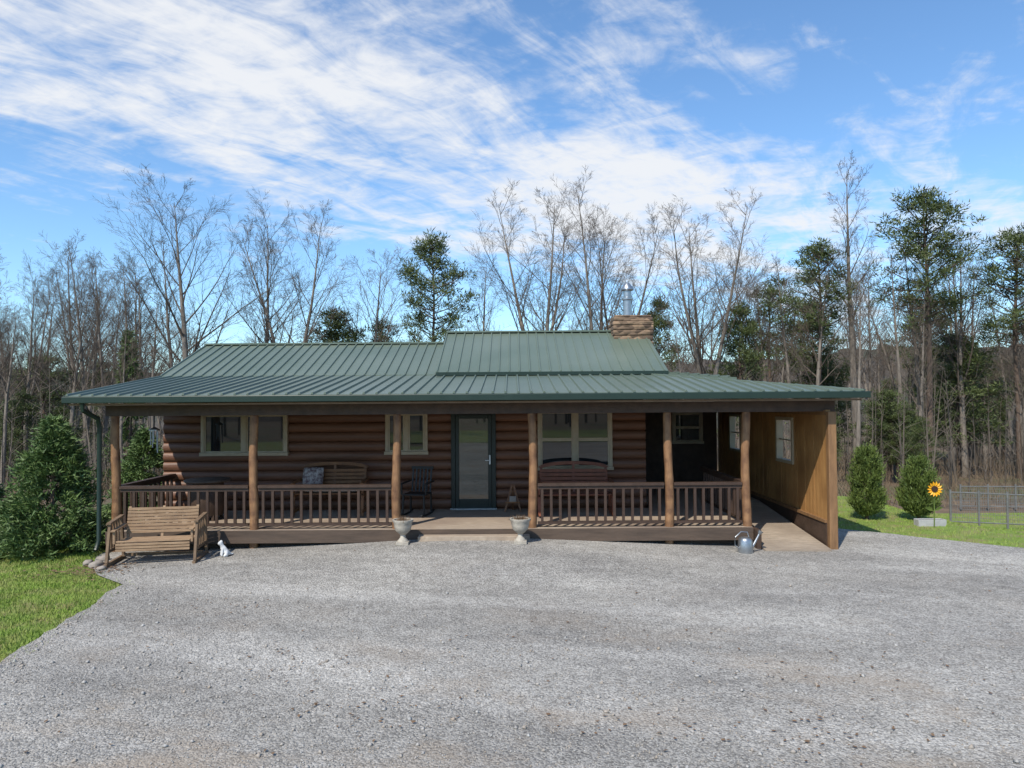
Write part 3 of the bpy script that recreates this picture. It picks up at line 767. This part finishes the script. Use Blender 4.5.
def bare_tree(seed, H=13, nl=15, spread=.33, fork=0, first=.3):
    rd = random.Random(seed); T = MB(); K = MB()
    NS = {0:9,1:5,2:3,3:2,4:1}; NN = {0:8,1:5,2:3,3:3,4:3}; WB = {0:.022,1:.075,2:.12,3:.16,4:.1}; UP = {0:.03,1:.07,2:.06,3:.05,4:.04}
    def grow(p, d, L, r, lev, mb, tip=.15):
        n = NS[lev]; pts = [p]; rs = [r]; ds = [d]
        for i in range(n):
            d = (d+Vector((rd.gauss(0,WB[lev]),rd.gauss(0,WB[lev]),rd.gauss(0,WB[lev]*.6)+UP[lev]))).normalized()
            p = p+d*(L/n); pts.append(p); ds.append(d); rs.append(r*(1-(1-tip)*(i+1)/n))
        mb.tube(pts, rs, NN[lev], cap=False); return pts, rs, ds
    def at(pts, rs, ds, f):
        x = f*(len(pts)-1); i = min(int(x), len(pts)-2); u = x-i
        return pts[i].lerp(pts[i+1], u), rs[i]+(rs[i+1]-rs[i])*u, ds[i+1]
    def kids(br, lev, L, cnt, f0, ang, ratio):
        for k in range(cnt):
            f = f0+(1-f0)*(k+rd.random())/cnt
            p, r, d = at(*br, min(f,.99))
            a = Vector((rd.gauss(0,1),rd.gauss(0,1),rd.gauss(0,1))); a -= d*a.dot(d); a.normalize()
            th = R(ang)*rd.uniform(.6,1.25)
            nd = d*math.cos(th)+a*math.sin(th)
            l2 = L*ratio*rd.uniform(.6,1.15)*(1.1-.45*f)
            b = grow(p, nd, l2, min(max(.0048, r*.55), {2:.03,3:.0125,4:.007}[lev]), lev, K, .3)
            if lev == 2: kids(b, 3, l2, 6, .15, 38, .58)
            if lev == 3: kids(b, 4, l2, 4, .2, 36, .62)
    R0 = H*.0125
    if fork:
        fh = H*rd.uniform(.18,.34)
        tr = grow(Vector((0,0,-.3)), Vector((0,0,1)), fh, R0*1.2, 0, T, .8)
        leaders = []
        a0 = rd.uniform(0,6.28)
        for k in range(fork):
            a = a0+k*6.283/fork+rd.uniform(-.3,.3); tl = rd.uniform(.12,.28)
            leaders.append((grow(tr[0][-1], Vector((math.cos(a)*tl,math.sin(a)*tl,1)).normalized(), (H-fh)*rd.uniform(.85,1.05), R0*.68, 0, T, .08), .12, nl*2//(fork+1)+2, H*.8))
    else:
        leaders = [(grow(Vector((0,0,-.3)), Vector((0,0,1)), H, R0*1.15, 0, T, .05), first, nl, H)]
    for br, f0, cnt, HH in leaders:
        az = rd.uniform(0,6.28)
        for k in range(cnt):
            f = f0+(1-f0)*(k+rd.random()*.8)/cnt; f = min(f,.985)
            p, r, d = at(*br, f); az += 2.4+rd.uniform(-.5,.5)
            el = R(rd.uniform(38,62)+10*f)
            nd = Vector((math.cos(az)*math.cos(el), math.sin(az)*math.cos(el), math.sin(el)))
            L = HH*spread*(1.15-.85*f)*rd.uniform(.7,1.25)
            b = grow(p, nd, L, min(.06, max(.014,r*.42)), 1, K, .2)
            kids(b, 2, L, 7, .2, 40, .5)
    top = max(v[2] for v in T.v+K.v)
    return T, K, top
protos = []
specs = [(11,13,22,.42,0,.28),(12,13,20,.40,2,.3),(13,13,20,.35,0,.40),(14,13,22,.42,3,.3),(15,13,20,.32,0,.35),(16,13,20,.38,2,.3),(17,14,16,.24,0,.5)]
for sp in specs:
    T, K, top = bare_tree(*sp)
    r = bpy.data.objects.new('bare_tree', None); C.objects.link(r)
    T.build('trunk', M['bark'], r, smooth=True); K.build('crown', M['twig'], r)
    r['category'] = 'tree'; protos.append((r, top))
used = set()
def put_bare(i, x, y, ztop, rz, label, group=None, squash=1):
    r, top = protos[i]; z = h(x,y)
    s = (ztop-z)/top
    if i in used: o = dup(r, (x,y,z), rz)
    else: o = r; used.add(i); o.location = (x,y,z); o.rotation_euler = (0,0,rz)
    o.scale = (s*squash, s*squash, s); o['label'] = label
    if group: o['group'] = group
    elif 'group' in o: del o['group']
    return o
heroes = [
 (-13.6,30,12.7,0,1.0,'tall broad bare tree above the left end of the roof',1.15),
 (-20.0,33,10.6,1,2.0,'forked bare tree in the left woods rising over the conical evergreen',1.1),
 (-22.5,31,9.8,4,.4,'slim bare tree near the left edge of the woods',1),
 (-11.8,34,12.6,2,3.0,'straight bare tree just right of the broadest left tree',1),
 (-10.2,33,12.2,5,.2,'forked bare tree above the left part of the roof',1.1),
 (-7.2,36,11.0,0,4.1,'bare tree left of the lone roofside pine',1.15),
 (-1.6,36,10.8,4,2.2,'slim bare tree right of the lone roofside pine',1.1),
 (1.4,36,14.1,3,.7,'widest many stemmed bare tree above the raised roof',1.2),
 (4.1,37,14.5,1,1.4,'tall forked bare tree just left of the chimney pipe',1.05),
 (5.8,38,13.0,5,2.7,'bare tree directly behind the chimney pipe',1.05),
 (9.6,35,13.2,3,3.6,'broad bare tree right of the chimney',1.25),
 (12.8,38,11.4,2,.9,'bare tree between chimney and right pines',1),
 (17.0,35,14.6,6,.3,'tall thin bare tree left of the tallest right pine',1),
 (17.8,31,8.4,4,1.9,'shorter bare tree over the right end of the roof',1),
 (21.0,33,11.2,0,5.0,'bare tree right of the tallest pine',1),
 (22.6,30,12.9,6,2.4,'tall thin bare tree near the right edge',1),
 (-24.8,36,10.0,5,1.0,'bare tree at the far left edge of the woods',1),
 (-17.0,36,11.2,6,.5,'thin tall bare tree in the left woods',1),
]
for x, y, zt, i, rz, lb, sq in heroes: put_bare(i, x, y, zt, rz, lb, None, sq)
rd = random.Random(77)
for k in range(66):
    y = rd.uniform(29,60); px = rd.uniform(-30,1050) if k > 44 else (rd.uniform(-40,165) if k%2 else rd.uniform(770,1060))
    x = (px-512)/710*y
    if y < 32 and -9 < x < 7: y = 36
    zt = 2.75+ (400-(rd.uniform(240,318) if not 165 < px < 760 else rd.uniform(285,330)))/710*y
    if px < 512: lb, g = ('bare grey tree in the woods behind the left half of the cabin', 'bare trees in the left woods')
    else: lb, g = ('bare grey tree in the woods behind the right half of the cabin', 'bare trees in the right woods')
    put_bare(rd.choice([0,1,2,2,4,4,5,6,6]), x, y, zt, rd.uniform(0,6.28), lb, g, rd.uniform(.85,1.15))

def pine(seed, H, cf, W, nb, round_=1.6, npn=40):
    rg = np.random.default_rng(seed); T = MB()
    wob = [(0,0,-.3)]+[(.10*math.sin(seed+k*.9)*k/9, .10*math.cos(seed*2+k*.7)*k/9, H*k/9) for k in range(1,10)]
    T.tube(wob, [H*.0135*(1-.85*k/9) for k in range(10)], 8)
    Ps = []; Ds = []; Ls = []
    for k in range(nb):
        u = (k+rg.random())/nb; tt = cf+(1-cf)*u; az = k*2.4+rg.normal(0,.5)
        L = W*(1-u**round_)**.75*rg.uniform(.4,1.2)*(.6+.4*min(1,u*3.0))+.3
        el = R(rg.uniform(2,34)+30*u)
        d = np.array([math.cos(az)*math.cos(el), math.sin(az)*math.cos(el), math.sin(el)])
        b = np.array([0,0,tt*H]); e = b+d*L
        mid = b+d*L*.55+np.array([0,0,-.06*L])
        T.tube([tuple(b), tuple(mid), tuple(e)], [H*.0030,H*.0020,.010], 4, cap=False)
        nc = 2+int(L*2.2)
        for c in range(nc):
            f = .55+.48*(c+rg.random())/nc
            cc = b+d*L*f+np.array([rg.normal(0,.24*L*.6), rg.normal(0,.24*L*.6), rg.normal(.08,.13)])
            p = cc+rg.normal(0,1,(npn,3))*np.array([.16,.16,.10])
            Ps.append(p); Ds.append((p-cc)*2+rg.normal(0,.3,(npn,3))+np.array([0,0,.35])); Ls.append(rg.uniform(.12,.26,npn))
    L = np.concatenate(Ls); V, F = tris(np.concatenate(Ps), np.concatenate(Ds), L, L*.13)
    return T, V, F
pspec = [(21,11,.46,2.3,52,2.4),(22,12,.54,2.3,50,2.2),(23,9,.20,2.3,76,1.7),(24,12,.60,2.0,40,2.6)]
pr = []
for sp in pspec:
    T, V, F = pine(*sp); r = bpy.data.objects.new('pine_tree', None); C.objects.link(r); r['category'] = 'tree'
    T.build('trunk', M['pinebark'], r, smooth=True); np_mesh('crown', V, F, M['needle'], r); pr.append((r, sp[1]))
pused = set()
def put_pine(i, x, y, zt, rz, label, sq=1, group=None):
    r, H = pr[i]; z = h(x,y); s = (zt-z)/(H+.2)
    if i in pused: o = dup(r, (x,y,z), rz)
    else: o = r; pused.add(i); o.location = (x,y,z); o.rotation_euler = (0,0,rz)
    o.scale = (s*sq,s*sq,s); o['label'] = label
    if group: o['group'] = group
for x, y, zt, i, rz, sq, lb in [
 (-3.9,35,10.7,0,.3,.9,'lone dark pine above the middle of the roof'),
 (18.8,32,11.8,1,1.2,1.05,'tallest dark pine with long bare trunk right of the cabin'),
 (15.2,35,10.2,3,2.5,1.1,'dark pine over the right end of the porch roof'),
 (22.8,32,10.0,1,3.2,1.05,'dark pine at the right edge of the picture'),
 (11.6,36,7.3,2,.7,.8,'small dark pine right of the chimney'),
 (7.7,37,7.8,2,2.0,.7,'small dark pine close behind the chimney'),
 (-9.0,36,7.2,2,4.0,1.25,'wide dense dark pine low behind the left roof ridge'),
 (17.0,40,8.0,2,5.0,.9,'darker pine low in the woods beside the right shrubs'),
 (24.5,42,8.5,0,1.7,1.0,'dark pine far back in the woods at right'),
 (16.0,44,9.6,3,.4,1.0,'far pine seen between the two right hand pines'),
 (-6.9,38,7.0,0,5.0,.9,'small dark pine just left of the lone roofside pine')]:
    put_pine(i, x, y, zt, rz, lb, sq)
for k in range(20):
    right = k < 15
    y = rd.uniform(34,60) if k%3 else rd.uniform(27,34); px = rd.uniform(790,1045) if right else rd.uniform(0,150); x = (px-512)/710*y
    put_pine(2, x, y, rd.uniform(2.6,5.6) if k%3 else rd.uniform(1.8,3.2), rd.uniform(0,6.28), 'low dark pine filling the woods behind the right shrubs' if right else 'low dark pine deep in the left woods', rd.uniform(1.1,1.6), 'understory pines at right' if right else 'understory pines at left')
shrub('cedar_tree', 'narrow green cedar standing in the left woods', 'tree', (-17.8,33,h(-17.8,33)-.1), 31, 7.2, 2.4, .24, 220, 45, M['cone_leaf'])

# far woods as one mass
lows = []
for sd in range(5):
    rd2 = random.Random(sd+100); mb = MB(); H = 12
    mb.tube([(0,0,-1),(rd2.gauss(0,.1),rd2.gauss(0,.1),H*.5),(rd2.gauss(0,.2),rd2.gauss(0,.2),H)], [.14,.10,.02], 4, cap=False)
    for k in range(26):
        f = rd2.uniform(.3,.98); az = rd2.uniform(0,6.28); el = R(rd2.uniform(40,65)); L = H*.3*(1.15-f)*rd2.uniform(.7,1.2)+.5
        d = Vector((math.cos(az)*math.cos(el),math.sin(az)*math.cos(el),math.sin(el))); p = Vector((0,0,f*H)); mb.tube([p,p+d*L],[.045,.012],3,cap=False)
        for q in range(7):
            g = rd2.uniform(.25,.95); dd = (d+Vector((rd2.gauss(0,.5),rd2.gauss(0,.5),rd2.gauss(.15,.35)))).normalized(); pp = p+d*L*g
            mb.tube([pp,pp+dd*L*.45],[.018,.007],3,cap=False)
    lows.append((np.array([tuple(v) for v in mb.v]), np.array(mb.f)))
def mass(n_, ylo, yhi, wid, s0=.6, s1=1.0):
    VV = []; FF = []; n = 0
    for k in range(n_):
        y = random.uniform(ylo,yhi); x = random.uniform(-wid,wid)*abs(y)
        V, F = random.choice(lows); s = random.uniform(s0,s1); a = random.uniform(0,6.28); ca, sa = math.cos(a), math.sin(a)
        Q = np.stack([(V[:,0]*ca-V[:,1]*sa)*s+x, (V[:,0]*sa+V[:,1]*ca)*s+y, V[:,2]*s+h(x,y)], 1)
        VV.append(Q); FF.append(F+n); n += len(V)
    return np.concatenate(VV), np.concatenate(FF)
V, F = mass(240, 64, 118, .85)
tag(np_mesh('distant_woods', V, F, M['farwood']), 'hazy mass of distant bare woods behind the nearer trees', 'woods', kind='stuff')
V, F = mass(70, -62, -35, 1.0, .8, 1.3)
tag(np_mesh('opposite_woods', V, F, M['farwood']), 'bare woods across the driveway facing the cabin', 'woods', kind='stuff')
# thicket of saplings
n = 1900
y = rng.uniform(24.5,58,n); x = rng.uniform(-.95,.95,n)*y
keep = ~((np.abs(x+.5) < 10) & (y < 28)); x, y = x[keep], y[keep]
Ps = []; Ds = []; Ls = []; Ws = []
for a, b in zip(x, y):
    H = rng.uniform(1.6,5.6); z = h(a,b)-.1
    d = np.array([rng.normal(0,.06), rng.normal(0,.06), 1.])
    Ps.append([[a,b,z]]); Ds.append([d]); Ls.append([H]); Ws.append([rng.uniform(.02,.045)])
    k = 16; f = rng.uniform(.15,.95,k); p = np.array([a,b,z])+d*(f*H)[:,None]
    Ps.append(p); Ds.append(np.stack([rng.normal(0,.6,k),rng.normal(0,.6,k),rng.uniform(.4,1.2,k)],1)); Ls.append(H*.30*(1.15-f)*rng.uniform(.7,1.3,k)+.15); Ws.append(rng.uniform(.006,.013,k))
V, F = tris(np.concatenate(Ps), np.concatenate(Ds), np.concatenate(Ls), np.concatenate(Ws))
tag(np_mesh('sapling_thicket', V, F, M['thicket']), 'thin grey saplings filling the woods between the trees', 'saplings', kind='stuff')
n = 28000
y = rng.uniform(21.5,60,n); x = rng.uniform(-.95,.95,n)*y
keep = ~((np.abs(x+.5) < 9) & (y < 24)); x, y = x[keep], y[keep]; n = len(x)
cl = np.array([noise.noise((a*.25,b*.25,2)) for a, b in zip(x,y)])
P = np.stack([x,y,np.array([h(a,b)-.1 for a,b in zip(x,y)])],1)
D = np.stack([rng.normal(0,.4,n),rng.normal(0,.4,n),np.ones(n)],1)
V, F = tris(P, D, rng.uniform(.2,1.1,n)*(1+1.4*np.clip(cl,-.5,.6)), rng.uniform(.006,.018,n))
tag(np_mesh('underbrush', V, F, M['brush']), 'brown winter underbrush covering the forest floor', 'brush', kind='stuff')

# ------------------------------------------------------------------ light, sky, camera
SEL, SAZ = R(48), R(30)
w = bpy.data.worlds.new('World'); scene.world = w; w.use_nodes = True
nt = w.node_tree; L = nt.links.new; BG = nt.nodes['Background']; BG.inputs['Strength'].default_value = .115
sky = nt.nodes.new('ShaderNodeTexSky'); sky.sky_type = 'NISHITA'; sky.sun_disc = False; sky.sun_elevation = SEL; sky.sun_rotation = R(210)
sky.air_density = 1.0; sky.dust_density = .3; sky.ozone_density = 1.4
tc = nt.nodes.new('ShaderNodeTexCoord'); sp = nt.nodes.new('ShaderNodeSeparateXYZ'); L(tc.outputs['Generated'], sp.inputs[0])
def mt(op, a, b=None, c=None):
    q = nt.nodes.new('ShaderNodeMath'); q.operation = op
    for i, v in enumerate((a,b,c)):
        if v is None: continue
        if hasattr(v,'links'): L(v, q.inputs[i])
        else: q.inputs[i].default_value = v
    return q.outputs[0]
gain = nt.nodes.new('ShaderNodeMix'); gain.data_type = 'RGBA'; gain.blend_type = 'MULTIPLY'; gain.inputs[0].default_value = 1
L(sky.outputs[0], gain.inputs[6]); gain.inputs[7].default_value = (1.20,1.55,1.80,1)
zc = mt('ADD', mt('MAXIMUM', sp.outputs[2], 0), .1)
u = mt('DIVIDE', sp.outputs[0], zc); v = mt('DIVIDE', sp.outputs[1], zc)
cx = nt.nodes.new('ShaderNodeCombineXYZ'); L(u, cx.inputs[0]); L(v, cx.inputs[1])
def wn(scale, rot, st, detail=9, rough=.58, dist=.5):
    mp = nt.nodes.new('ShaderNodeMapping'); mp.inputs['Rotation'].default_value = (0,0,rot); L(cx.outputs[0], mp.inputs[0])
    m2 = nt.nodes.new('ShaderNodeMapping'); m2.inputs['Scale'].default_value = st; L(mp.outputs[0], m2.inputs[0])
    q = nt.nodes.new('ShaderNodeTexNoise'); q.inputs['Scale'].default_value = scale; q.inputs['Detail'].default_value = detail; q.inputs['Roughness'].default_value = rough; q.inputs['Distortion'].default_value = dist
    L(m2.outputs[0], q.inputs['Vector']); return q.outputs[0]
n1 = wn(1.9, R(-50), (.8,1.1,1), 9, .58, .4); n2 = wn(5.5, R(-50), (.5,1.1,1), 9, .64, .6); n3 = wn(13, R(20), (.55,1.0,1), 6, .55, .8)
ww = mt('MULTIPLY', mt('SUBTRACT', mt('SUBTRACT', v, 2.0), mt('ADD', u, .55)), .707)
band = mt('POWER', 2.718, mt('MULTIPLY', mt('MULTIPLY', ww, ww), -2.8))
ww2 = mt('SUBTRACT', v, mt('ADD', 2.35, mt('MULTIPLY', u, .25)))
su = nt.nodes.new('ShaderNodeMapRange'); su.interpolation_type = 'SMOOTHSTEP'; L(u, su.inputs[0]); su.inputs[1].default_value = -.4; su.inputs[2].default_value = .5
band2 = mt('MULTIPLY', mt('POWER', 2.718, mt('MULTIPLY', mt('MULTIPLY', ww2, ww2), -5)), su.outputs[0])
low = nt.nodes.new('ShaderNodeMapRange'); low.interpolation_type = 'SMOOTHSTEP'; L(sp.outputs[2], low.inputs[0]); low.inputs[1].default_value = .24; low.inputs[2].default_value = .06; low.inputs[3].default_value = 0; low.inputs[4].default_value = .18
D = mt('SUBTRACT', mt('ADD', mt('ADD', mt('ADD', mt('MULTIPLY', n1, .95), mt('MULTIPLY', n2, .88)), mt('MULTIPLY', n3, .36)), mt('ADD', mt('MULTIPLY', band, .34), mt('MULTIPLY', band2, .20))), low.outputs[0])
mr = nt.nodes.new('ShaderNodeMapRange'); mr.interpolation_type = 'SMOOTHSTEP'; L(D, mr.inputs[0]); mr.inputs[1].default_value = 1.10; mr.inputs[2].default_value = 1.58; mr.inputs[4].default_value = .94
mx = nt.nodes.new('ShaderNodeMix'); mx.data_type = 'RGBA'; L(mr.outputs[0], mx.inputs[0]); L(gain.outputs[2], mx.inputs[6]); mx.inputs[7].default_value = (7.8,7.95,8.2,1)
L(mx.outputs[2], BG.inputs['Color'])
sd = bpy.data.lights.new('sun','SUN'); sd.energy = 5.0; sd.angle = R(.5); sd.color = (1,.93,.82)
so = bpy.data.objects.new('sun', sd); C.objects.link(so)
so.rotation_euler = Vector((math.sin(SAZ)*math.cos(SEL), math.cos(SAZ)*math.cos(SEL), -math.sin(SEL))).to_track_quat('-Z','Y').to_euler()
so.location = (-20,-30,40)
cd = bpy.data.cameras.new('camera'); cd.sensor_width = 36; cd.lens = 24.96; cd.clip_end = 2000
co = bpy.data.objects.new('camera', cd); C.objects.link(co)
co.matrix_world = Matrix.Translation((0,0,2.75)) @ Matrix.Rotation(R(91.29),4,'X') @ Matrix.Rotation(R(-.4),4,'Z')
scene.camera = co
